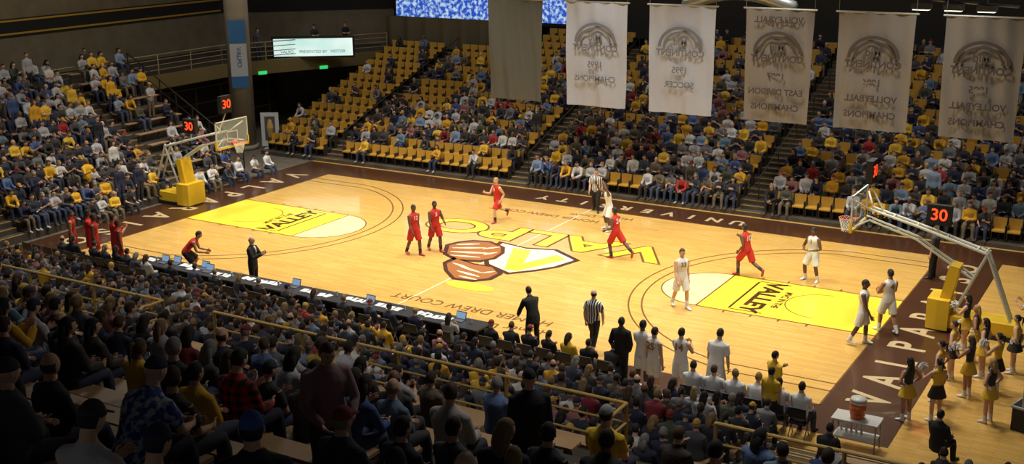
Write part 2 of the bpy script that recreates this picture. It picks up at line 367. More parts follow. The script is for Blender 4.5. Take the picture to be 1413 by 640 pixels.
pl('red_team_player',-2.5,4.0,-1.9,pose(run,up=(.1,0,1)),'r','5','l',hair='short',hc='blond',H=1.93)
pl('red_team_player',3.97,1.7,2.9,stride,'r','24','d')
pl('red_team_player',8.9,1.9,2.75,run,'r','10','d')
pl('white_team_player',2.1,5.0,-2.4,pose(ready,armL=((.3,.5,.5),(.3,-.5,.9)),armR=((.5,-.4,.3),(.5,.4,.9))),'w','2','d')
pl('white_team_player',8.2,-2.3,-.7,walk,'w','33','l',hair='short',hc='brown',H=2.0)
pl('white_team_player',11.05,2.5,-1.9,pose(ready,up=(.05,0,1)),'w','1','d',hair='short')
pl('white_team_player',14.1,-2.75,.1,pose(walk,legL=((.2,.06,-1),(0,.02,-1))),'w','11','d',H=2.0)
wp=pl('white_team_player',14.5,-1.35,2.4,pose(walk,armL=((.35,.25,-.9),(.85,-.55,-.0)),armR=((.35,-.25,-.9),(.85,.55,-.0))),'w','4','m',hair='short',H=2.0)
bm=mat('basketball_leather',(.5,.16,.04),.6,bump=.5,bscale=200)
B=Buf();B.ball((0,0,0),.121,0,24,16)
for k in range(3):
    pts=[(math.cos(t)*.122,math.sin(t)*.122*math.cos(k*pi/3+.2),math.sin(t)*.122*math.sin(k*pi/3+.2)) for t in np.linspace(0,2*pi,25)]
    B.tube(pts,[.002]*25,1,n=4,rnd=False)
a=2.4;obj('basketball',B.mesh('basketball',[bm,mat('ball_seam',(.02,.02,.02))],True),(14.5+math.cos(a)*.46,-1.35+math.sin(a)*.46,1.24))
REFM=striped('referee_stripe',(.75,.75,.75),(.01,.01,.01),1,14)
def ref(x,y,h,ps,H=1.84,top=REFM,**k):
    return obj('referee',person_mesh('referee',H,ps,'tee','pants',k.get('hair','short'),mats9(skin=k.get('skin','l'),top=top,bottom=(.012,.012,.012),hair=k.get('hc','brown')),1.05,.016),(x,y,FLZ),(0,0,h))
ref(7.47,-7.1,1.5,pose(walk,armR=((.1,-.3,-1),(.4,.2,-1)),head=(.3,0)),1.9,hair='bald',hc='black')
ref(.3,7.4,-1.3,walk,1.85)
ref(14.6,4.8,3.0,pose(STAND,legL=((.05,.12,-1),(0,.04,-1)),legR=((.05,-.12,-1),(0,-.04,-1))),1.86,top=(.04,.04,.045))
def suit(name,x,y,h,ps,hair='short',hc='black',skin='l',H=1.85,col=SUIT,z=FLZ,top='jacket',bulk=1.05,bcol=None,cap=(.1,.1,.1),shoe=(.02,.02,.02),bottom='pants'):
    return obj(name,person_mesh(name,H,ps,top,bottom,hair,mats9(skin=skin,top=col,bottom=bcol or (SUIT if not isinstance(col,tuple) else col),hair=hc,cap=cap,shoe=shoe),bulk,.016,shirt='coach' in name),(x,y,z),(0,0,h))
suit('head_coach',-5.1,-7.7,.25,pose(STAND,armL=((.5,.15,-.8),(.85,-.45,.45)),armR=((.5,-.15,-.8),(.85,.45,.45))),hair='bald',H=1.88)
suit('head_coach',5.8,-7.7,2.6,pose(STAND,up=(.25,0,1),up2=(.5,0,1),legL=((.15,.12,-1),(-.1,.03,-1)),legR=((.15,-.12,-1),(-.1,-.03,-1)),armL=((.5,.2,-1),(.7,-.1,-.9)),armR=((.5,-.2,-1),(.8,.1,-.6))),H=1.86)
suit('assistant_coach',9.2,-8.9,1.6,pose(STAND,armL=((-.1,.3,-1),(.4,-.3,-.7)),armR=((-.1,-.3,-1),(.4,.3,-.7))),skin='d',H=1.9)
for x,y,n in((9.85,-8.95,None),(10.3,-9.2,'25'),(10.95,-8.95,'14')):
    pl('white_team_player',x,y,1.4+R.uniform(-.2,.3),pose(STAND,**(clap if n=='14' else cross if n is None else {})),'w',n,R.choice('dml'),hair='short',H=R.uniform(1.9,2.02),top='tee' if n is None else 'jersey')
pl('white_team_player',11.85,-8.75,1.5,pose(STAND,up=(.2,0,1),up2=(.3,0,1),legL=((.1,.15,-1),(0,.03,-1)),legR=((.1,-.15,-1),(0,-.03,-1))),'w',None,'l',hair='short',H=1.98,top='tee',bulk=1.1)
for i,x in enumerate((-13.3,-12.75,-12.1,-11.4,-10.85)):
    pl('red_team_player',x,-8.35+.3*(i%2),.9+R.uniform(-.3,.3),pose(STAND,**(clap if i%2 else dict(armL=((-.1,.4,-.8),(.3,-.2,1))))),'r',None,'d' if i%3 else 'm',hair='short',H=R.uniform(1.88,2.0),top='tee' if i%2 else 'jersey')
pl('red_team_player',-8.46,-7.5,.6,pose(STAND,up=(.7,0,1),up2=(1.1,0,1),legL=((.9,.25,-.8),(-.6,.03,-1)),legR=((.7,-.2,-.9),(-.7,-.03,-1)),armL=((.3,.1,-1),(.9,-.2,-.2)),armR=((.3,-.1,-1),(.9,.2,-.2))),'r',None,'m',hair='short',bcol=SUIT)
# cheerleaders with pompoms
CG=(.70,.44,.04)
pom=mat('pompom_foil',(.7,.7,.68),.5)
def pompom(c,B,rr=.13):
    for i in range(60):
        d=V((R.gauss(0,1),R.gauss(0,1),R.gauss(0,1))).normalized();B.tube([V(c)+d*.02,V(c)+d*rr*.7,V(c)+d*rr+V((0,0,-.02))],[.008,.014,.006],0,n=4,rnd=False)
hipc=dict(armL=((-.2,.7,-.8),(.15,-.7,-.4)),armR=((-.2,-.7,-.8),(.15,.7,-.4)))
for i,(x,y,h) in enumerate([(16.45,-7.5,2.6),(17.1,-7.2,2.4),(18.25,-6.6,2.7),(16.9,-5.9,2.9),(17.5,-5.2,2.8),(16.9,-4.2,3.0),(17.6,-3.6,3.0),(18.1,-4.6,2.8),(17.2,-2.6,3.1),(18.3,-2.9,3.1),(16.8,-1.7,3.0)]):
    up_=i%3==1
    ps=pose(STAND,**(hipc if not up_ else dict(armL=((.4,.5,-.6),(.5,-.3,.8)),armR=((.2,-.2,-1),(.4,0,-1)))))
    me=person_mesh('cheerleader',1.68,ps,'tank','skirt','pony' if i%2 else 'long',mats9(skin='l' if i%4 else 'm',top=CG if i%2 else (.03,.03,.03),bottom=(.03,.025,.02) if i%2 else CG,shoe=(.7,.7,.7),hair=R.choice(['brown','blond','black']),acc=(.7,.7,.7)),.93,.016)
    o=obj('cheerleader',me,(x,y,FLZ),(0,0,h))
    B=Buf();z=me['pel']
    for sg,k in((1,'armL'),(-1,'armR')):
        ua=V(ps[k][0]).normalized();fa=V(ps[k][1]).normalized();p=V((0,sg*.106*1.68,z+.266*1.68))+ua*.172*1.68+fa*.2*1.68;pompom(p,B)
    obj('pompoms',B.mesh('pompoms',[pom]),parent=o)
suit('team_manager',13.45,-8.9,1.0,pose(STAND,armL=((.5,.1,-.8),(.9,-.2,.3))),col=(.68,.44,.02),bcol=(.02,.02,.02),top='tee',H=1.75)
suit('team_manager',13.7,-9.9,1.3,STAND,col=(.68,.44,.02),bcol=(.02,.02,.02),top='tee',H=1.72)
suit('photographer',18.4,-.6,2.8,pose(STAND,armL=((.6,.1,-.7),(.8,-.3,.6)),armR=((.6,-.1,-.7),(.8,.3,.6))),col=(.6,.58,.5),bcol=(.02,.02,.03),top='tee',H=1.75,hair='short',hc='brown')
suit('seated_staff_member',17.6,-9.6,1.2,SIT,H=1.75)
# foreground spectators with individual clothes
FL=noisy('floral_shirt',(.02,.05,.25),(.4,.45,.55),16,.8,2,'noise',lo=.45,hi=.58)
PLD=striped('plaid_shirt',(.5,.03,.02),(.01,.01,.01),1,9,2)
def rowy(k):return -20.3-.85*k
def fgz(k):return 3.45+.34*(k+1)
SP=[]
def fg(name,k,x,ps,**kw):
    SP.append((k,x));return suit(name,x,rowy(k)+.02,kw.pop('h',pi/2)*1.0,ps,z=fgz(k),**kw)
fg('spectator_in_floral_shirt',11,14.28,pose(SIT,**fwd),col=FL,bcol=(.02,.02,.03),top='tee',hair='beanie',cap=(.03,.035,.06),bulk=1.2,H=1.85)
fg('spectator_in_plaid_shirt',8,13.0,pose(SIT,**phone),col=PLD,bcol=(.02,.02,.03),top='long',hair='short',hc='black',bulk=1.12)
fg('standing_spectator',8,14.3,pose(STAND,up2=(.15,0,1),legL=((.3,.12,-1),(-.2,.03,-1)),armL=((.2,.3,-1),(.6,-.4,-.5)),armR=((.2,-.3,-1),(.6,.4,-.5)),head=(0,-.3)),col=(.30,.17,.19),bcol=(.04,.045,.06),top='long',hair='short',hc='brown',bulk=1.15,h=-.6,H=1.8)
fg('spectator_in_blue_cap',12,16.5,SIT,col=(.015,.015,.02),top='jacket',hair='cap',cap=(.03,.1,.35),bulk=1.2,h=2.2)
fg('spectator_in_grey_hoodie',6,14.7,pose(SIT,head=(.3,-.1)),col=(.42,.4,.37),bcol=(.05,.05,.07),top='jacket',hair='short',hc='brown',bulk=1.1)
fg('standing_spectator',5,15.3,pose(STAND),col=(.01,.01,.012),bcol=(.01,.01,.012),top='jacket',hair='beanie',cap=(.02,.02,.02),bulk=1.15,h=2.3,H=1.75)
fg('spectator_in_light_blue_shirt',9,9.4,SIT,col=(.18,.28,.5),bcol=(.03,.03,.05),top='long',hair='short',hc='grey',bulk=1.15)
fg('spectator_in_yellow_shirt',3,10.6,SIT,col=(.68,.44,.03),bcol=(.03,.03,.05),top='tee',hair='short',hc='brown',bulk=1.1)
fg('spectator_in_yellow_shirt',4,15.9,SIT,col=(.68,.44,.03),bcol=(.03,.03,.05),top='tee',hair='cap',cap=(.3,.3,.3),bulk=1.1)
# ------------------------------------------------------------------ floor
def wood():
    m=mat('maple_floor',(.8,.5,.12),.26);nt=m.node_tree;b=nt.nodes['Principled BSDF'];L=nt.links
    tc=nt.nodes.new('ShaderNodeTexCoord');br=nt.nodes.new('ShaderNodeTexBrick')
    br.inputs['Color1'].default_value=(.74,.43,.105,1);br.inputs['Color2'].default_value=(.86,.54,.155,1);br.inputs['Mortar'].default_value=(.54,.29,.06,1)
    br.inputs['Scale'].default_value=1;br.inputs['Brick Width'].default_value=1.1;br.inputs['Row Height'].default_value=.09;br.inputs['Mortar Size'].default_value=.004;br.inputs['Bias'].default_value=0
    L.new(tc.outputs['Object'],br.inputs['Vector'])
    n=nt.nodes.new('ShaderNodeTexNoise');n.inputs['Scale'].default_value=.6;n.inputs['Detail'].default_value=4;L.new(tc.outputs['Object'],n.inputs['Vector'])
    mx=nt.nodes.new('ShaderNodeMix');mx.data_type='RGBA';mx.blend_type='MULTIPLY';mx.inputs[0].default_value=.25
    L.new(br.outputs['Color'],mx.inputs[6]);L.new(n.outputs['Fac'],mx.inputs[7]);L.new(mx.outputs[2],b.inputs['Base Color'])
    b.inputs['Coat Weight'].default_value=.7;b.inputs['Coat Roughness'].default_value=.07
    return m
WOOD=wood()
B=Buf();B.box((0,0,-.1),(70,80,.2),0);obj('floor',B.mesh('floor',[noisy('concrete_floor',(.10,.085,.06),(.14,.12,.09),2)]))
B=Buf();B.box((1.3,-.1,-.02),(36.6,20.4,.08),0);obj('court_floor',B.mesh('court_floor',[WOOD]))
Z=.02
CMK=empty('court_markings')
MB=mat('court_brown',BROWN,.3,coat=.3);MY=mat('court_yellow',(.88,.68,.05),.3,coat=.3);ML=mat('court_line_brown',(.16,.07,.02),.35);MW=mat('court_cream',CREAM,.35,coat=.3);MLW=noisy('court_light_wood',(.85,.60,.27),(.9,.68,.34),2,.3)
def flat(name,polys,m,z):
    B=Buf()
    for p in polys:B.add([(x,y,z) for x,y in p],[tuple(range(len(p)))],0)
    obj(name,B.mesh(name,[m]),parent=CMK)
def rect(x0,y0,x1,y1):return [(x0,y0),(x1,y0),(x1,y1),(x0,y1)]
def arc(cx,cy,r,w,a0,a1,n=64):
    o=[]
    for i in range(n):
        t0=a0+(a1-a0)*i/n;t1=a0+(a1-a0)*(i+1)/n
        o.append([(cx+(r-w/2)*math.cos(t0),cy+(r-w/2)*math.sin(t0)),(cx+(r+w/2)*math.cos(t0),cy+(r+w/2)*math.sin(t0)),(cx+(r+w/2)*math.cos(t1),cy+(r+w/2)*math.sin(t1)),(cx+(r-w/2)*math.cos(t1),cy+(r-w/2)*math.sin(t1))])
    return o
BX,BY=14.33,7.62
flat('border',[rect(-17.0,BY,19.6,9.55),rect(-17.0,-9.3,16.45,-BY),rect(-17.0,-BY,-BX,BY),rect(BX,-BY,16.45,BY)],MB,Z+.002)
lines=[rect(-BX,BY-.05,BX,BY),rect(-BX,-BY,BX,-BY+.05),rect(-BX,-BY,-BX+.05,BY),rect(BX-.05,-BY,BX,BY)]
keys=[];lw=[]
for sg in(-1,1):
    hx=sg*12.73;fx=sg*8.54
    for r,yy in((6.32,6.05),(6.75,6.6)):
        a=math.asin(yy/r);c0=pi if sg>0 else 0
        lines+=arc(hx,0,r,.055,c0-a,c0+a)
        xe=hx-sg*r*math.cos(a)
        for s2 in(-1,1):lines.append(rect(min(xe,sg*BX),s2*yy-.027,max(xe,sg*BX),s2*yy+.027))
    keys.append(rect(min(fx,sg*BX),-1.83,max(fx,sg*BX),1.83))
    n=40;a0=pi/2 if sg>0 else -pi/2
    lw.append([(fx+1.83*math.cos(a0+pi*i/n),1.83*math.sin(a0+pi*i/n)) for i in range(n+1)])
    lines+=arc(fx,0,1.83,.05,a0,a0+pi)
    lines+=arc(sg*12.2,0,1.22,.04,c0-pi/2,c0+pi/2)
    lines+=[rect(min(fx,sg*BX),s2*1.83-.03,max(fx,sg*BX),s2*1.83+.03) for s2 in(-1,1)]+[rect(fx-.03,-1.83,fx+.03,1.83)]
    for d in(2.1,3.0,3.9,4.8):
        for s2 in(-1,1):lines.append(rect(sg*(BX-d)-.03,s2*1.83,sg*(BX-d)+.03,s2*2.05))
flat('key_paint',keys,MY,Z+.003);flat('free_throw_semicircle',lw,MLW,Z+.003);flat('court_lines',lines,ML,Z+.0055)
flat('half_court_line',[rect(-.03,-BY,.03,BY)],MW,Z+.005)
def sc(p,k,c=None):
    cx=sum(q[0] for q in p)/len(p);cy=sum(q[1] for q in p)/len(p)
    return[(cx+(x-cx)*k,cy+(y-cy)*k) for x,y in p]
RUST=mat('court_rust',(.30,.11,.03),.35)
sh=[(-.9,1.5),(.4,1.25),(1.6,1.6),(3.0,.75),(2.7,-.4),(2.2,-1.2),(1.5,-2.0),(.2,-1.4),(-.7,-.1)]
he=[(-2.5,.1),(-2.3,.7),(-1.9,1.15),(-1.2,1.35),(-.3,.9),(.1,.2),(.2,-.6),(-.1,-1.2),(-1.0,-1.5),(-1.9,-1.0)]
vz=[(-1.3,-1.1),(-.2,-1.45),(.7,-1.4),(1.35,-2.0),(1.35,-2.8),(.9,-3.3),(.1,-3.4),(-.7,-2.7),(-1.3,-1.9)]
flat('emblem_shield',[sh],MB,Z+.006);flat('emblem_shield_inner',[sc(sh,.88)],MW,Z+.0075)
flat('emblem_v',[[(.0,1.0),(.8,1.0),(1.35,-.6),(1.9,.95),(2.5,.6),(1.6,-1.5),(1.1,-1.5)]],MY,Z+.009)
flat('emblem_helmet',[he,vz],MB,Z+.0095);flat('emblem_helmet_inner',[sc(he,.86),sc(vz,.84)],RUST,Z+.0105)
sl=[]
for (cx,cy,l,w_,an) in((-1.75,.55,.9,.20,.6),(-1.45,.15,1.3,.18,.5),(-1.1,-.35,1.5,.22,.35),(-.7,.55,.7,.16,.9),(-1.0,-.85,1.2,.16,.25),(-.35,-.1,.6,.16,1.1),(-.5,-1.9,.9,.16,-.3),(.1,-2.15,1.1,.16,-.25),(.25,-2.6,1.1,.18,-.2),(.5,-3.0,.8,.14,-.1),(.8,-2.1,.5,.14,.9)):
    c_,s_=math.cos(an),math.sin(an)
    sl.append([(cx+u*c_*l/2-v*s_*w_/2,cy+u*s_*l/2+v*c_*w_/2) for u,v in((-1,-.3),(0,-1),(1,-.3),(1,.3),(0,1),(-1,.3))])
flat('emblem_stripes',sl,MW,Z+.012)
flat('emblem_plume',[[(1.05+.95*math.cos(t),-3.75+.36*math.sin(t)) for t in np.linspace(0,2*pi,24)[:-1]]],MY,Z+.009)
text('VALPO',2.5,(.25,2.75,Z+.006),(0,0,pi),ML,CMK,'valpo_outline',.13,sx=1.36)
text('VALPO',2.5,(.25,2.75,Z+.008),(0,0,pi),MY,CMK,'valpo_letters',.06,sx=1.36)
text('HOMER DREW COURT',.62,(2.3,-5.7,Z+.006),(0,0,pi),ML,CMK,'court_name',.0,sx=.95)
text('Homer Drew',.55,(4.2,-6.6,Z+.006),(0,0,pi+.15),ML,CMK,'signature',0)
text('HOMER DREW COURT',.5,(-1.4,5.9,Z+.006),(0,0,pi),ML,CMK,'court_name',.0)
text('Homer Drew',.5,(.9,6.7,Z+.006),(0,0,pi+.15),ML,CMK,'signature',0)
LT=mat('court_letter_cream',(.52,.40,.22),.4)
def spaced(s,x0,y0,dx,dy,size,rz,sx=1):
    for i,ch in enumerate(s):text(ch,size,(x0+dx*i,y0+dy*i,Z+.005),(0,0,rz),LT,CMK,'border_letter',.03,sx=sx)
spaced('VALPARAISO',15.4,-6.6,0,1.45,1.5,pi/2,.85)
spaced('VALPARAISO',-15.65,6.6,0,-1.45,1.5,-pi/2,.85)
spaced('UNIVERSITY',6.2,8.5,-1.0,0,.85,pi)
for sg in(-1,1):
    rz=pi/2 if sg<0 else -pi/2
    cx=sg*10.15
    text('VALLEY',.88,(cx,0,Z+.006),(0,0,rz),MB,CMK,'valley_letters',.035,sx=1.1)
    text('MVC IN THE',.32,(cx+sg*.66,0,Z+.006),(0,0,rz),MB,CMK,'valley_caption',.012)
    e=cx-sg*.6
    flat('valley_underline',[rect(e-.04,-1.5,e+.04,1.5),rect(min(e,cx+sg*.5),-1.60,max(e,cx+sg*.5),-1.54),rect(min(e,cx+sg*.5),1.54,max(e,cx+sg*.5),1.60)],MB,Z+.006)
# ------------------------------------------------------------------ basketball goals
YP=mat('goal_padding_yellow',(.72,.46,.02),.5);WS=mat('goal_white_steel',(.55,.57,.52),.4);GL=mat('backboard_glass',(.75,.85,.85),.08,alpha=.18)
BLK=mat('black_plastic',(.012,.012,.014),.5);LED=mat('led_red',(1,.05,.01),.5,emit=2.2);RIM=mat('rim_orange',(.8,.12,.02),.5);NET=mat('net_white',(.8,.8,.8),.8);GR=mat('grey_steel',(.25,.26,.27),.4,.6)
def goal(sg):
    o=empty('basketball_goal',(0,0,Z),(0,0,0 if sg>0 else pi))
    B=Buf()
    B.box((16.9,0,.3),(2.2,.9,.45),0);B.box((16.9,0,.08),(2.4,1.0,.12),3)
    B.prism([(15.45,-.5),(15.75,-.55),(16.1,-.55),(16.1,.55),(15.75,.55),(15.45,.5)],.06,1.0,0)
    B.box((16.0,0,1.4),(.30,.6,1.3),0,Matrix.Rotation(.18,3,'Y'))
    W_=.16
    for y in(-W_,W_):
        B.tube([(17.8,y,.5),(16.95,y,2.6)],[.045,.045],1,n=8);B.tube([(16.2,y,.6),(17.0,y,2.55)],[.045,.045],1,n=8)
        B.tube([(17.0,y,2.5),(14.9,y,3.1),(13.5,y,3.45)],[.05,.045,.04],1,n=8)
        B.tube([(16.6,y,1.7),(14.9,y,2.7),(13.5,y,3.1)],[.04,.04,.035],1,n=8)
    for x in(16.7,15.8,14.9,14.2):B.tube([(x,-W_,2.55+(17-x)*.27),(x,W_,2.55+(17-x)*.27)],[.03,.03],1,n=6)
    for y in(-.75,.75):
        B.tube([(13.5,y*.2,3.4),(13.18,y,3.8)],[.028,.028],1,n=6);B.tube([(13.5,y*.2,3.12),(13.18,y,3.0)],[.028,.028],1,n=6)
    B.tube([(13.9,0,3.3),(13.4,0,4.2),(13.4,0,4.3)],[.03,.025,.025],1,n=6);B.tube([(15.5,0,2.9),(15.5,0,3.2)],[.03,.03],1,n=6)
    obj('stand_frame',B.mesh('stand_frame',[YP,WS,GR,BLK]),parent=o)
    B=Buf();B.box((13.11,0,3.435),(.03,1.83,1.07),0)
    obj('backboard_panel',B.mesh('backboard_panel',[GL]),parent=o)
    B=Buf()
    for y in(-.92,.92):B.box((13.11,y,3.435),(.05,.04,1.12),0)
    for z in(2.9,3.97):B.box((13.11,0,z),(.05,1.88,.04),0)
    for y in(-.3,.3):B.box((13.09,y,3.28),(.02,.05,.46),0)
    for z in(3.07,3.5):B.box((13.09,0,z),(.02,.61,.05),0)
    B.box((13.11,0,2.86),(.09,1.9,.08),1)
    for y in(-.93,.93):B.box((13.11,y,3.02),(.09,.06,.35),1)
    n=24;pts=[(12.73+.229*math.cos(2*pi*i/n),.229*math.sin(2*pi*i/n),3.05) for i in range(n+1)]
    B.tube(pts,[.012]*(n+1),2,n=6,rnd=False);B.box((13.03,0,3.04),(.16,.2,.07),2)
    for i in range(12):
        for s2 in(-1,1):
            p=[]
            for k in range(6):
                a=2*pi*(i+s2*k*.5)/12;r=.225-.022*k if k<5 else .12;p.append((12.73+r*math.cos(a),r*math.sin(a),3.04-.085*k))
            B.tube(p,[.005]*6,3,n=4,rnd=False)
    obj('backboard_frame_rim_net',B.mesh('backboard_frame',[WS,YP,RIM,NET]),parent=o)
    B=Buf();B.box((13.4,0,4.62),(.2,.62,.72),0);B.box((15.5,0,3.5),(.72,.2,.62),0);obj('shot_clock_cases',B.mesh('shot_clock_cases',[BLK]),parent=o)
    text('30',.5,(13.29,0,4.62),(pi/2,0,-pi/2),LED,o,'shot_clock_digits',.006);text('30',.5,(13.51,0,4.62),(pi/2,0,pi/2),LED,o,'shot_clock_digits',.006)
    text('30',.5,(15.5,-.11,3.5),(pi/2,0,0),LED,o,'shot_clock_digits',.006);text('30',.5,(15.5,.11,3.5),(pi/2,0,pi),LED,o,'shot_clock_digits',.006)
goal(1);goal(-1)
# ------------------------------------------------------------------ stands
CONC=noisy('stand_concrete',(.05,.04,.03),(.085,.068,.05),1.5);NOSE=mat('step_nosing_gold',(.40,.24,.04),.7);PLANK=noisy('bench_plank',(.38,.23,.11),(.45,.29,.15),3,.6)
def stepped(name,y0,x0,x1,n,dep,rise,z0,head,aisles=(),base=0.0):
    B=Buf();a=head
    f=V((math.cos(a),math.sin(a),0));u=V((math.sin(a),-math.cos(a),0))
    T=lambda uu,vv,z:V((0,0,z))+u*uu-f*vv
    M=Matrix((u,-f,V((0,0,1)))).transposed()
    for k in range(n):
        z=z0+rise*k;v0=y0+dep*k;v1=y0+dep*n
        vs=[T(x0,v0,base),T(x1,v0,base),T(x1,v0,z),T(x0,v0,z),T(x0,v0+dep,z),T(x1,v0+dep,z),T(x0,v0+dep,base),T(x1,v0+dep,base)]
        B.add(vs,[(0,1,2,3),(3,2,5,4),(0,3,4,6),(1,7,5,2)],0)
        for ax in aisles:
            if k:B.box(T(ax,v0-dep*.22,z-rise*.75),(1.05,dep*.44,rise*.5),0,M)
            B.box(T(ax,v0+.03,z+.005),(1.05,.06,.02),1,M)
            if k:B.box(T(ax,v0-dep*.41,z-rise*.5+.005),(1.05,.05,.02),1,M)
    return obj(name,B.mesh(name,[CONC,NOSE]))
FN,FD,FRz,FZ0,FY=17,.85,.29,.18,9.75
stepped('far_stand',FY,-27,20.6,FN,FD,FRz,FZ0,-pi/2,aisles=(16,5,-6.2,-17.3))
def chair_buf():
    B=Buf();n=5
    for i in range(n):
        t=(i-(n-1)/2)/((n-1)/2);B.box((t*.19,.20-.035*t*t,.66),(.105,.035,.42),0,Matrix.Rotation(-t*.25,3,'Z')@Matrix.Rotation(-.16,3,'X'))
    B.box((0,-.02,.42),(.46,.40,.05),0,Matrix.Rotation(.06,3,'X'));B.box((0,-.21,.405),(.44,.05,.05),0)
    for x in(-.24,.24):B.box((x,.02,.30),(.03,.30,.55),1);B.box((x,.0,.60),(.045,.30,.03),1)
    B.box((0,.1,.2),(.06,.06,.4),1)
    return B
def replicate(name,B,places,mats,parent=None):
    v=np.array(B.v);nv=len(v);vs=[];fs=[];ms=[]
    for x,y,z,r in places:
        c,s_=math.cos(r),math.sin(r);w=np.empty_like(v);w[:,0]=v[:,0]*c-v[:,1]*s_+x;w[:,1]=v[:,0]*s_+v[:,1]*c+y;w[:,2]=v[:,2]+z
        o=len(vs)*nv;vs.append(w);fs+=[tuple(i+o for i in f) for f in B.f];ms+=B.m
    me=bpy.data.meshes.new(name);me.from_pydata(np.concatenate(vs).tolist(),[],fs)
    for m in mats:me.materials.append(m)
    me.polygons.foreach_set('material_index',ms);me.update();return obj(name,me,parent=parent)
places=[];crowdF=empty('far_stand_spectators')
secs=[(-20.4,-16.6),(-15.4,-5.6),(-4.4,5.6),(6.8,16.7),(17.9,27)]
for k in range(FN):
    y=FY+FD*k+.50;z=FZ0+FRz*k
    for a,b in secs:
        n=int((b-a)/.54)
        for i in range(n):
            x=a+.27+i*(b-a)/n
            if not seen(x,y,z,.05):continue
            if k>13 and x<-11:continue
            places.append((x,y,z,0))
            occ=.92 if k<8 else .76 if k<12 else .55
            if x<-5.6:
                occ=.9 if k<6 else .72 if k<10 else .35
                if x<-12 and k>4:occ=.25 if k<11 else .1
                if x<-16:occ=.55 if k<3 else .12
            if k<2 and -15<x<-6:occ=.35
            if k<1:occ*=.8
            if x>9 and k in(7,8,9):occ*=.7
            if k in(5,6) and -4<x<0:occ*=.6
            if R.random()<occ:
                if R.random()<.02:
                    o=obj('spectator',R.choice(STD),(x,y-.35,z),(0,0,-pi/2),crowdF,R.uniform(.93,1.03));o.color=(*crowd_col(),1)
                else:seat_spec(crowdF,x,y-.0,z,-pi/2,crowd_col(.15,.15,.11,.04))
GS=mat('seat_gold_plastic',(.52,.29,.04),.4);GF=mat('seat_frame_dark',(.05,.04,.03),.5)
replicate('arena_seats',chair_buf(),places,[GS,GF])
LN,LD,LR,LZ,LX=11,.72,.42,.30,17.3
stepped('left_bleacher',LX,-5.2,16,LN,LD,LR,LZ,0,aisles=(-1.0,8.0))
B=Buf();crowdL=empty('left_bleacher_spectators')
for k in range(LN):
    x=-(LX+LD*k+.45);z=LZ+LR*k
    for a,b in((-16,-8.6),(-7.4,.4),(1.6,5.0)):
        B.box((x,(a+b)/2,z+.42),(.28,b-a,.04),0)
        for j in range(int((b-a)/1.2)+1):B.box((x,a+.1+j*1.2,z+.2),(.05,.05,.4),1)
        n=int((b-a)/.52)
        for i in range(n):
            y=a+.26+i*(b-a)/n
            if not seen(x,y,z,.05):continue
            occ=.92 if y<0 else .75
            if y>1.5:occ=.3 if 2<k<6 else .6
            if R.random()<occ:
                g=.65 if (k>5 and y>-1) else .10
                if R.random()<.1:
                    o=obj('spectator',R.choice(STD),(x+.35,y,z),(0,0,0),crowdL,R.uniform(.93,1.03));o.color=(*crowd_col(g),1)
                else:seat_spec(crowdL,x,y,z,0,crowd_col(g,.16,.07,.03))
obj('left_bleacher_benches',B.mesh('left_bleacher_benches',[PLANK,GF]))
NN,ND,NR,NZ,NY=10,.85,.24,.12,10.6
stepped('near_lower_stand',NY,-16.8,24,NN,ND,NR,NZ,pi/2,aisles=(-7.2,3.85,14.9))
UN=15
stepped('near_upper_stand',19.1+.75,-12,24,UN,.85,.34,3.79,pi/2,aisles=(3.85,14.9))
B=Buf();B.box((3.6,-19.45,1.71),(40.8,.8,3.42),0);obj('near_cross_aisle',B.mesh('near_cross_aisle',[CONC]))
crowdN=empty('near_lower_spectators');B=Buf()
NS=[(-16.6,-7.8),(-6.6,3.2),(4.5,14.2),(15.6,21)]
for k in range(NN):
    y=-(NY+ND*k+.5);z=NZ+NR*k
    for a,b in NS:
        B.box(((a+b)/2,y,z+.42),(b-a,.30,.04),0)
        n=int((b-a)/.56)
        for i in range(n):
            x=a+.27+i*(b-a)/n
            if not seen(x,y,z+.8,.05):continue
            occ=.84
            if x>15:occ=.3 if k>1 else .0
            if R.random()<occ:seat_spec(crowdN,x,y,z,pi/2,crowd_col(.06,.08,.08,.03))
obj('near_lower_benches',B.mesh('near_lower_benches',[PLANK]))
crowdU=empty('near_upper_spectators');B=Buf()
for k in range(UN-1):
    y=rowy(k);z=fgz(k)
    for a,b in((-12,3.2),(4.5,14.2),(15.6,24)):
        B.box(((a+b)/2,y,z+.42),(b-a,.32,.045),0);
        for j in range(int((b-a)/1.5)+1):B.box((a+.1+j*1.5,y,z+.2),(.06,.2,.4),1)
        if k<1:continue
        n=int((b-a)/.60)
        for i in range(n):
            x=a+.28+i*(b-a)/n
            if not seen(x,y,z+.9,.16,6.8):continue
            if any(kk==k and abs(xx-x)<.6 for kk,xx in SP):continue
            occ=(0,.25,.4,.55,.6,.62,.65,.68,.7,.72,.72,.7,.6,.5)[k]
            if 11.2<x<12.7 and k>8:occ=.0
            if x>15.6:occ=.3
            if R.random()<occ:
                seat_spec(crowdU,x,y,z,pi/2,crowd_col(.07,.09,.14,.07))
obj('near_upper_benches',B.mesh('near_upper_benches',[PLANK,GF]))
RG=mat('rail_gold_paint',(.62,.40,.11),.4,.0)
def rail(name,pts,h=1.05,bars=(1.0,.66,.33),step=2.35,r=.032,m=RG):
    B=Buf()
    for p,q in zip(pts,pts[1:]):
        p=V(p);q=V(q);L=(q-p).length;n=max(1,round(L/step))
        for b in bars:B.tube([p+V((0,0,h*b)),q+V((0,0,h*b))],[r if b==1 else r*.75]*2,0,n=8)
        for i in range(n+1):
            c=p.lerp(q,i/n);B.tube([c,c+V((0,0,h))],[r*1.1]*2,0,n=8)
    return obj(name,B.mesh(name,[m]))
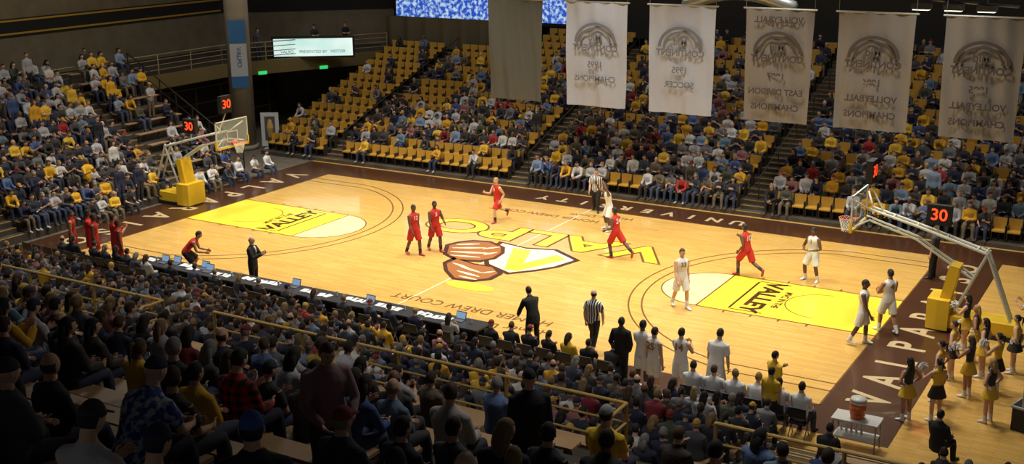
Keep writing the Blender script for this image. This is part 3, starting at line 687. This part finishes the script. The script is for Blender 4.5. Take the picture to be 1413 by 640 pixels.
rail('guard_rail',[(-10,-19.12,3.42),(3.1,-19.12,3.42),(3.1,-19.75,3.42)])
rail('guard_rail',[(4.6,-19.12,3.42),(14.1,-19.12,3.42),(14.1,-19.75,3.42)])
rail('guard_rail',[(15.7,-19.12,3.42),(22,-19.12,3.42)])
# ------------------------------------------------------------------ left corner balcony, walls
WALL=noisy('wall_beige_block',(.20,.16,.095),(.25,.205,.125),1.2);DW=mat('wall_dark',(.018,.016,.014),.8);BG=mat('balcony_fascia',(.20,.15,.05),.7)
B=Buf();B.box((-31,-2,7),(.3,40,14),0);B.box((-30.8,-2,6.75),(.12,40,.9),1);B.box((-30.72,-2,7.1),(.06,40,.09),2);B.box((-30.72,-2,6.45),(.06,40,.09),2);obj('wall_left',B.mesh('wall_left',[WALL,DW,mat('stripe_yellow',(.6,.36,.03),.6)]))
B=Buf();Md=Matrix.Rotation(math.atan2(9.5,10),3,'Z')
B.box((-26,22.7,7),(14.2,.3,14),0,Md);B.box((-25.9,22.55,6.75),(14.1,.12,.9),1,Md);obj('wall_corner',B.mesh('wall_corner',[WALL,DW]))
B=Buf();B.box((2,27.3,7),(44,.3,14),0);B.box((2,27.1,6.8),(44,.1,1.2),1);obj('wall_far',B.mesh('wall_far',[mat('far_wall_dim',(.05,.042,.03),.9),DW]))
B=Buf();B.box((0,0,14.2),(66,76,.2),0);obj('ceiling',B.mesh('ceiling',[mat('ceiling_dark',(.03,.03,.03),.9)]))
bal=[(-30.8,-20),(-25.3,-20),(-25.3,12.2),(-20.9,21.6),(-23.2,24.4),(-30.8,17.4)]
B=Buf();B.prism(bal,3.85,4.15,0);
for p,q in(((-25.25,5.3),(-25.25,12.2)),((-25.25,12.2),(-20.85,21.6))):
    p=V((*p,0));q=V((*q,0));d=q-p;B.box((p+q)/2+V((0,0,3.8)),(d.length,.12,.75),1,Matrix.Rotation(math.atan2(d.y,d.x),3,'Z'))
obj('corner_balcony',B.mesh('corner_balcony',[CONC,BG]))
rail('balcony_rail',[(-25.3,-18,4.15),(-25.3,12.2,4.15),(-20.9,21.6,4.15)],h=1.05,bars=(1,.75,.5,.25),r=.028,m=mat('balcony_rail_tan',(.36,.28,.15),.5))
B=Buf();B.box((-27.5,13,1.9),(.2,12,3.8),0)  # slab's dark colour stands for the shade inside the corridor opening
for i in range(6):B.box((-27.35,8+i*2.0,1.3),(.08,.12,2.6),1);
for z in(.9,1.8,2.7):B.box((-27.33,13,z),(.06,11,.07),1)
obj('corridor_gate',B.mesh('corridor_gate',[mat('corridor_shade',(.045,.028,.012),.7),mat('gate_brass',(.22,.15,.05),.5)]))
B=Buf();B.box((0,0,0),(.5,.06,.18),0);EX=mat('exit_green',(.05,.8,.2),.5,emit=.7)
for p in((-22.6,17.65,3.5),(-24.2,14.2,3.5)):obj('exit_sign',B.mesh('exit_sign',[EX]),p,(0,0,1.13))
B=Buf();B.tube([(0,0,0),(0,0,13.9)],[.62,.62],0,n=32,rnd=False);B.tube([(0,0,0),(0,0,.25)],[.72,.72],0,n=32,rnd=False)
p=obj('concrete_pillar',B.mesh('concrete_pillar',[noisy('pillar_paint',(.26,.23,.18),(.30,.27,.21),1.5)],True),(-22.3,10.4,0))
BB=Buf()
M=Matrix.Rotation(.80,3,'Z')
def pan(z0,z1,m):BB.box(V((.45,-.5,(z0+z1)/2)),(.86,.05,z1-z0),m,M)
pan(5.7,6.9,0);pan(4.0,5.7,1);pan(3.4,4.0,0)
obj('pillar_banner',BB.mesh('pillar_banner',[mat('banner_blue',(.02,.14,.40),.6),mat('banner_white',(.42,.48,.56),.6)]),parent=p)
text('VALPO',.34,(.49,-.53,5.0),(pi/2,pi/2,.80),mat('banner_blue',(0,0,0)),p,'banner_word')
def screen(name,loc,rz,w,h,m,frame=.12):
    o=empty(name,loc,(0,0,rz));B=Buf();B.box((0,.12,0),(w+2*frame,.22,h+2*frame),0);obj('housing',B.mesh('housing',[BLK]),parent=o)
    B=Buf();B.box((0,0,0),(w,.03,h),0);obj('display',B.mesh('display',[m]),parent=o);return o
scr=noisy('display_score_green',(.5,.8,.74),(.8,.95,.92),.6,.4,2,emit=.8)
o=screen('digital_score_display',(-22.6,16.8,4.75),.62,4.5,1.0,scr)
for i,(s_,xx) in enumerate((('VALPO',-1.5),('PRESENTED BY',0),('VISITOR',1.4))):
    text(s_,.24,(xx,-.03,-.25),(pi/2,0,0),mat('display_text',(.05,.25,.4),.5),o,'display_text')
vid=noisy('video_board_image',(.02,.08,.5),(.5,.68,.85),4.2,.4,8,emit=.9,lo=.45,hi=.62)
o=screen('video_board',(-16,24.6,7.3),0,12.6,2.8,vid,.2)
def drape(name,x0,x1,y,z0,z1,m,fold=.12,nf=9,sag=0):
    n=60;B=Buf();vs=[];rows=10
    for j in range(rows+1):
        for i in range(n+1):
            t=i/n;z=z0+(z1-z0)*j/rows;zz=z+sag*math.sin(pi*t)*(1-j/rows)
            vs.append((x0+(x1-x0)*t,y+fold*math.sin(t*nf*2*pi)*(.5+.5*(1-j/rows)),zz))
    B.add(vs,[(j*(n+1)+i,j*(n+1)+i+1,(j+1)*(n+1)+i+1,(j+1)*(n+1)+i) for j in range(rows) for i in range(n)],0)
    return obj(name,B.mesh(name,[m],True))
OL=mat('olive_drape',(.11,.09,.05),.85)
drape('drape_curtain',-21.6,-11.4,21.9,4.05,6.2,OL,.2,8,.35)
drape('drape_curtain',-9.5,26,26.2,5.1,8.5,mat('dark_drape',(.035,.032,.028),.9),.15,30)
# ------------------------------------------------------------------ banners
def banner(x0,x1,kind,lines):
    c=(x0+x1)/2;w=x1-x0-.12;o=empty('championship_banner',(c,9.0,4.2))
    base={'dark':(.085,.086,.078),'white':(.36,.38,.46),'grey':(.175,.16,.15)}[kind]
    m=mat('banner_cloth_'+kind,base,.42,bump=.3,bscale=8)
    n=40;rows=24;vs=[];B=Buf();ph=R.uniform(0,6)
    for j in range(rows+1):
        for i in range(n+1):
            u=i/n;v=j/rows;amp=.05*(1.05-v)
            vs.append(((u-.5)*w*(1-.04*(1-v)),amp*math.sin(u*9+ph+v*1.5)+.035*math.sin(u*23+ph*2+v*3)+.02*math.sin(u*5+v*9),v*4.4))
    B.add(vs,[(j*(n+1)+i,j*(n+1)+i+1,(j+1)*(n+1)+i+1,(j+1)*(n+1)+i) for j in range(rows) for i in range(n)],0)
    obj('cloth',B.mesh('cloth',[m],True),parent=o)
    B=Buf();B.tube([(-w/2-.1,0,4.42),(w/2+.1,0,4.42)],[.04,.04],0,n=8)
    for x in(-w/2,w/2):B.tube([(x,0,4.42),(x,0,9.6)],[.012,.012],0,n=5)
    obj('hanging_bar',B.mesh('hanging_bar',[GR]),parent=o)
    ink=mat('banner_ink_'+kind,{'dark':(.1,.1,.08),'white':(.13,.13,.15),'grey':(.05,.038,.034)}[kind],.7)
    y=-.13
    if lines:
        B=Buf()
        for r0,r1 in((.84,.98),(.66,.76)):
            for i in range(20):
                a0=pi*i/20;a1=pi*(i+1)/20;z0=2.74;e=.85
                B.add([(r0*math.cos(a0),y,z0+r0*e*math.sin(a0)),(r1*math.cos(a0),y,z0+r1*e*math.sin(a0)),(r1*math.cos(a1),y,z0+r1*e*math.sin(a1)),(r0*math.cos(a1),y,z0+r0*e*math.sin(a1))],[(0,1,2,3)],0)
        obj('arch_emblem',B.mesh('arch_emblem',[ink]),parent=o)
        for s_,sz,z,of in lines:text(s_,sz,(0,y,z),(pi/2,0,0),ink,o,'banner_word',of,sx=-1)
MD=[('Mid',.42,2.95,.012),('CONTINENT',.36,2.5,.014)]
banner(-5.99,-3.12,'dark',None)
banner(-2.06,.93,'white',MD+[('1995',.36,1.8,.008),('CHAMPIONS',.34,1.2,.008)])
banner(1.81,4.79,'white',MD+[('1995',.36,1.8,.008),('SOCCER',.34,1.2,.008)])
banner(5.93,8.77,'grey',[('VOLLEYBALL',.34,4.0,.01)]+MD+[('1997',.36,1.8,.01),('EAST DIVISION',.33,1.2,.01),('CHAMPIONS',.34,.6,.01)])
banner(9.57,12.53,'grey',MD+[('1996',.36,1.8,.01),('VOLLEYBALL',.34,1.2,.01),('CHAMPIONS',.34,.6,.01)])
banner(13.46,16.3,'grey',MD+[('1995',.36,1.8,.01),('VOLLEYBALL',.34,1.2,.01),('CHAMPIONS',.34,.6,.01)])
B=Buf();pts=[(1.0+5*t,15,8.15+.55*math.sin(pi*t)) for t in np.linspace(0,1,12)];B.tube(pts,[.3]*12,0,n=14)
for x in(2,5):B.tube([(x,15,8.5),(x,15,14.05)],[.02,.02],0,n=5)
obj('air_duct',B.mesh('air_duct',[mat('duct_silver',(.55,.6,.58),.35,.5)],True))
B=Buf()
for x in(12.0,13.2,14.4):
    B.tube([(x,12,8.6),(x,12,14.05)],[.05,.05],0,n=6);B.box((x,12,8.65),(.7,.5,.2),0);B.box((x,12,8.53),(.6,.4,.03),1)
B.tube([(10.8,12,9.0),(15.5,12,8.75)],[.06,.06],0,n=6)
obj('ceiling_light_truss',B.mesh('ceiling_light_truss',[GR,mat('lamp_glow',(.85,.9,.6),.5,emit=3)]))
o=empty('poster_stand',(-20.9,10.9,.0),(0,0,.55));B=Buf();B.box((0,0,1.1),(.95,.05,1.8),0);B.box((0,-.03,1.15),(.55,.02,1.3),1);B.box((0,.1,.05),(.7,.5,.06),0);B.tube([(0,-.045,.7),(0,-.045,1.2),(0,-.045,1.6)],[.12,.2,.1],2,n=12)
obj('poster_panel',B.mesh('poster_panel',[mat('poster_white',(.65,.68,.7)),mat('poster_dark',(.1,.09,.12)),mat('poster_gold',(.5,.35,.1))]),parent=o)
# ------------------------------------------------------------------ press table and courtside
o=empty('press_table');B=Buf();TX0,TX1=-9.4,4.7
B.box(((TX0+TX1)/2,-8.65,.76),(TX1-TX0,.8,.05),0);B.box(((TX0+TX1)/2,-8.26,.4),(TX1-TX0,.04,.7),1)
for i in range(9):B.box((TX0+.1+i*(TX1-TX0-.2)/8,-8.9,.38),(.06,.06,.72),1)
obj('table_top',B.mesh('table_top',[mat('table_dark',(.03,.03,.035),.4),mat('table_skirt',(.018,.012,.01),.6)]),parent=o)
B=Buf();x=TX0+.3
while x<TX1-.4:
    r=R.random();y=-8.6+R.uniform(-.1,.1)
    if r<.5:
        B.box((x,y,.795),(.21,.29,.012),0,Matrix.Rotation(R.uniform(-.4,.4),3,'Z'))
        B.box((x+.25,y,.795),(.21,.29,.012),0,Matrix.Rotation(R.uniform(-.4,.4),3,'Z'))
    elif r<.8:
        B.box((x,y,.795),(.34,.24,.02),1);B.box((x,y+.15,.91),(.34,.02,.23),1,Matrix.Rotation(-.3,3,'X'));B.box((x,y+.135,.91),(.30,.01,.19),2,Matrix.Rotation(-.3,3,'X'))
    else:B.tube([(x,y,.79),(x,y,.95)],[.035,.035],3,n=10,rnd=False)
    x+=R.uniform(.35,.6)
obj('papers_and_laptops',B.mesh('papers',[mat('paper',(.75,.78,.8)),mat('laptop_grey',(.1,.1,.11),.4),mat('laptop_screen',(.25,.4,.6),.4,emit=.6),mat('cup',(.6,.6,.6))]),parent=o)
def fchair():
    B=Buf();B.box((0,0,.43),(.44,.42,.04),0);B.box((0,-.22,.72),(.44,.03,.28),0,Matrix.Rotation(.12,3,'X'))
    for x in(-.2,.2):
        B.tube([(x,.2,0),(x,-.23,.85)],[.014,.014],1,n=6);B.tube([(x,-.22,0),(x,.16,.42)],[.014,.014],1,n=6)
    return B
chs=[];crowdP=empty('press_row_people')
x=TX0+.3
while x<TX1:
    chs.append((x,-9.5,.02,0));seat_spec(crowdP,x,-9.47,.02,pi/2,R.choice(DARK+[(.3,.3,.3),(.5,.5,.5)]),sc=R.uniform(.9,.97));x+=R.uniform(.7,1.2)
x=5.3
for i in range(7):
    chs.append((x,-9.3,.02,0))
    seat_spec(crowdP,x,-9.28,.02,pi/2,(.012,.012,.015) if i!=4 else (.7,.45,.03));
    x+=.62
bench=empty('bench_players')
for i in range(6):
    x=11.6+i*.56;chs.append((x,-9.75,.02,0));seat_spec(bench,x,-9.72,.02,pi/2,(.72,.72,.72),SEAT[(0,9,6,4,9,0)[i]],1.06)
for i in range(10):
    x=-14.4+i*.55;chs.append((x,-9.3,.02,0))
    if i>6 or R.random()<.4:seat_spec(crowdP,x,-9.27,.02,pi/2,R.choice([(.4,.02,.02),SUIT,(.03,.03,.04)]))
replicate('courtside_folding_chairs',fchair(),chs,[mat('chair_vinyl_black',(.02,.02,.02),.5),GR])
lb=empty('left_baseline_people')
for y,c in((-4.6,(.02,.02,.03)),(-3.9,(.5,.5,.5)),(-3.2,(.7,.45,.03)),(-2.4,(.03,.03,.03)),(1.7,(.6,.6,.6)),(2.5,(.65,.65,.65)),(3.3,(.05,.05,.07)),(4.2,(.6,.6,.62)),(5.3,(.7,.7,.7)),(6.2,(.7,.7,.7))):
    seat_spec(lb,-17.0,y,-.1,0,c)
o=empty('equipment_table',(15.75,-9.6,0.02));B=Buf();B.box((0,0,.74),(1.1,.6,.04),0)
for x in(-.5,.5):
    for y in(-.25,.25):B.tube([(x,y,0),(x,y,.73)],[.018,.018],1,n=6)
B.box((0,0,.3),(1.0,.5,.03),0)
for i in range(5):B.tube([(-.4+i*.12,.18,.33),(-.4+i*.12,.18,.52)],[.03,.025],2,n=8)
obj('table_frame',B.mesh('table_frame',[mat('table_white',(.6,.6,.58)),GR,mat('bottle_white',(.7,.7,.7))]),parent=o)
B=Buf();B.tube([(0,0,0),(0,0,.08),(0,0,.38),(0,0,.44)],[.16,.175,.19,.19],[0,0,1,1],n=20,rnd=False);B.tube([(0,0,.44),(0,0,.5)],[.2,.18],1,n=20,rnd=False);B.tube([(0,0,.12),(0,0,.33)],[.188,.193],0,n=20,rnd=False);B.box((0,.2,.08),(.04,.06,.05),1)
obj('drink_cooler',B.mesh('drink_cooler',[mat('cooler_orange',(.75,.15,.02),.4),mat('cooler_white',(.7,.7,.67),.4)],True),(15.75,-9.6,.785))
B=Buf();B.tube([(0,0,0),(0,0,.75)],[.22,.27],0,n=18,rnd=False);B.tube([(0,0,.75),(0,0,.80)],[.29,.28],0,n=18,rnd=False);obj('trash_bin',B.mesh('trash_bin',[mat('bin_grey',(.03,.03,.035),.5)],True),(12.2,-10.25,.02))
B=Buf();B.box((0,0,.65),(1.2,.55,.05),0);B.box((0,0,.35),(1.1,.5,.66),1);B.box((0,0,.92),(1.1,.06,.5),0);obj('scorer_cart',B.mesh('scorer_cart',[mat('cart_grey',(.45,.47,.5),.4),BLK]),(19.2,-6.3,.0),(0,0,1.3))
re=empty('right_baseline_people')
ys=(-.2,.6,1.4,2.4,3.2,4.0,5.2,6.0)
for y in ys:seat_spec(re,18.9,y,.02,pi,crowd_col(.3,.2))
replicate('right_baseline_chairs',fchair(),[(18.93,y,0.02,pi/2) for y in ys],[mat('chair_vinyl_black',(0,0,0)),GR])
cc=empty('concourse_people')
for x,y in((-26,-8),(-26.2,-2.5),(-26.3,-1.7),(-26,3.5),(-24.8,14.6),(-23.4,17.9),(-22.6,19.8)):
    o=obj('spectator',R.choice(STD),(x,y,4.15),(0,0,-.2),cc);o.color=(*R.choice(DARK),1)
for x in(3.0,3.9,8,13.2):
    o=obj('spectator',R.choice(STD),(x,FY+FD*(FN-1)+.2,FZ0+FRz*(FN-1)),(0,0,-pi/2),cc);o.color=(*R.choice(DARK),1)
rail('bleacher_end_rail',[(-17.6,5.3,.3),(-25.0,5.3,4.5)],bars=(1,.5),step=1.2,m=mat('black_rail',(.02,.02,.02),.4))
for ax in(-16,-5,6.2,17.3):
    rail('aisle_handrail',[(ax,FY+1.2,FZ0+.3),(ax,FY+FD*FN-1,FZ0+FRz*FN-.5)],h=.9,bars=(1,),step=2.6,r=.022,m=mat('dark_rail',(.06,.05,.04),.4))
# ------------------------------------------------------------------ lights
def area(x,y,z,e,s=1.6,spread=2.2,col=(1,.93,.80),tgt=None):
    l=bpy.data.lights.new('ceiling_or_fill_lamp','AREA');l.energy=e;l.size=s;l.spread=spread;l.color=col
    o=obj('ceiling_or_fill_lamp',l,(x,y,z))
    if tgt:o.rotation_euler=(V(tgt)-V((x,y,z))).to_track_quat('-Z','Y').to_euler()
for x in(-13,-6.5,0,6.5,13):
    for y in(-5.5,0,5.5):area(x,y,12.9,355,1.6,1.8)
for x in(-18,-6,6,18):area(x,14,13,200,2.5,2.6,tgt=(x,17,2),col=(1,.95,.88))  # added fill lights to lift the far stand
for y in(-8,4):area(-18,y,13,230,2.5,2.6,tgt=(-24,y,3.5),col=(1,.94,.84))  # fill added to brighten the left bleacher and the wall behind
for x in(-8,4,16):area(x,-20,13.4,200,2.5,2.6,col=(1,.95,.88))  # extra fill put in so the near crowd shows
w=bpy.data.worlds.new('world');S.world=w;w.use_nodes=True;w.node_tree.nodes['Background'].inputs[0].default_value=(.88,.88,.9,1);w.node_tree.nodes['Background'].inputs[1].default_value=.07
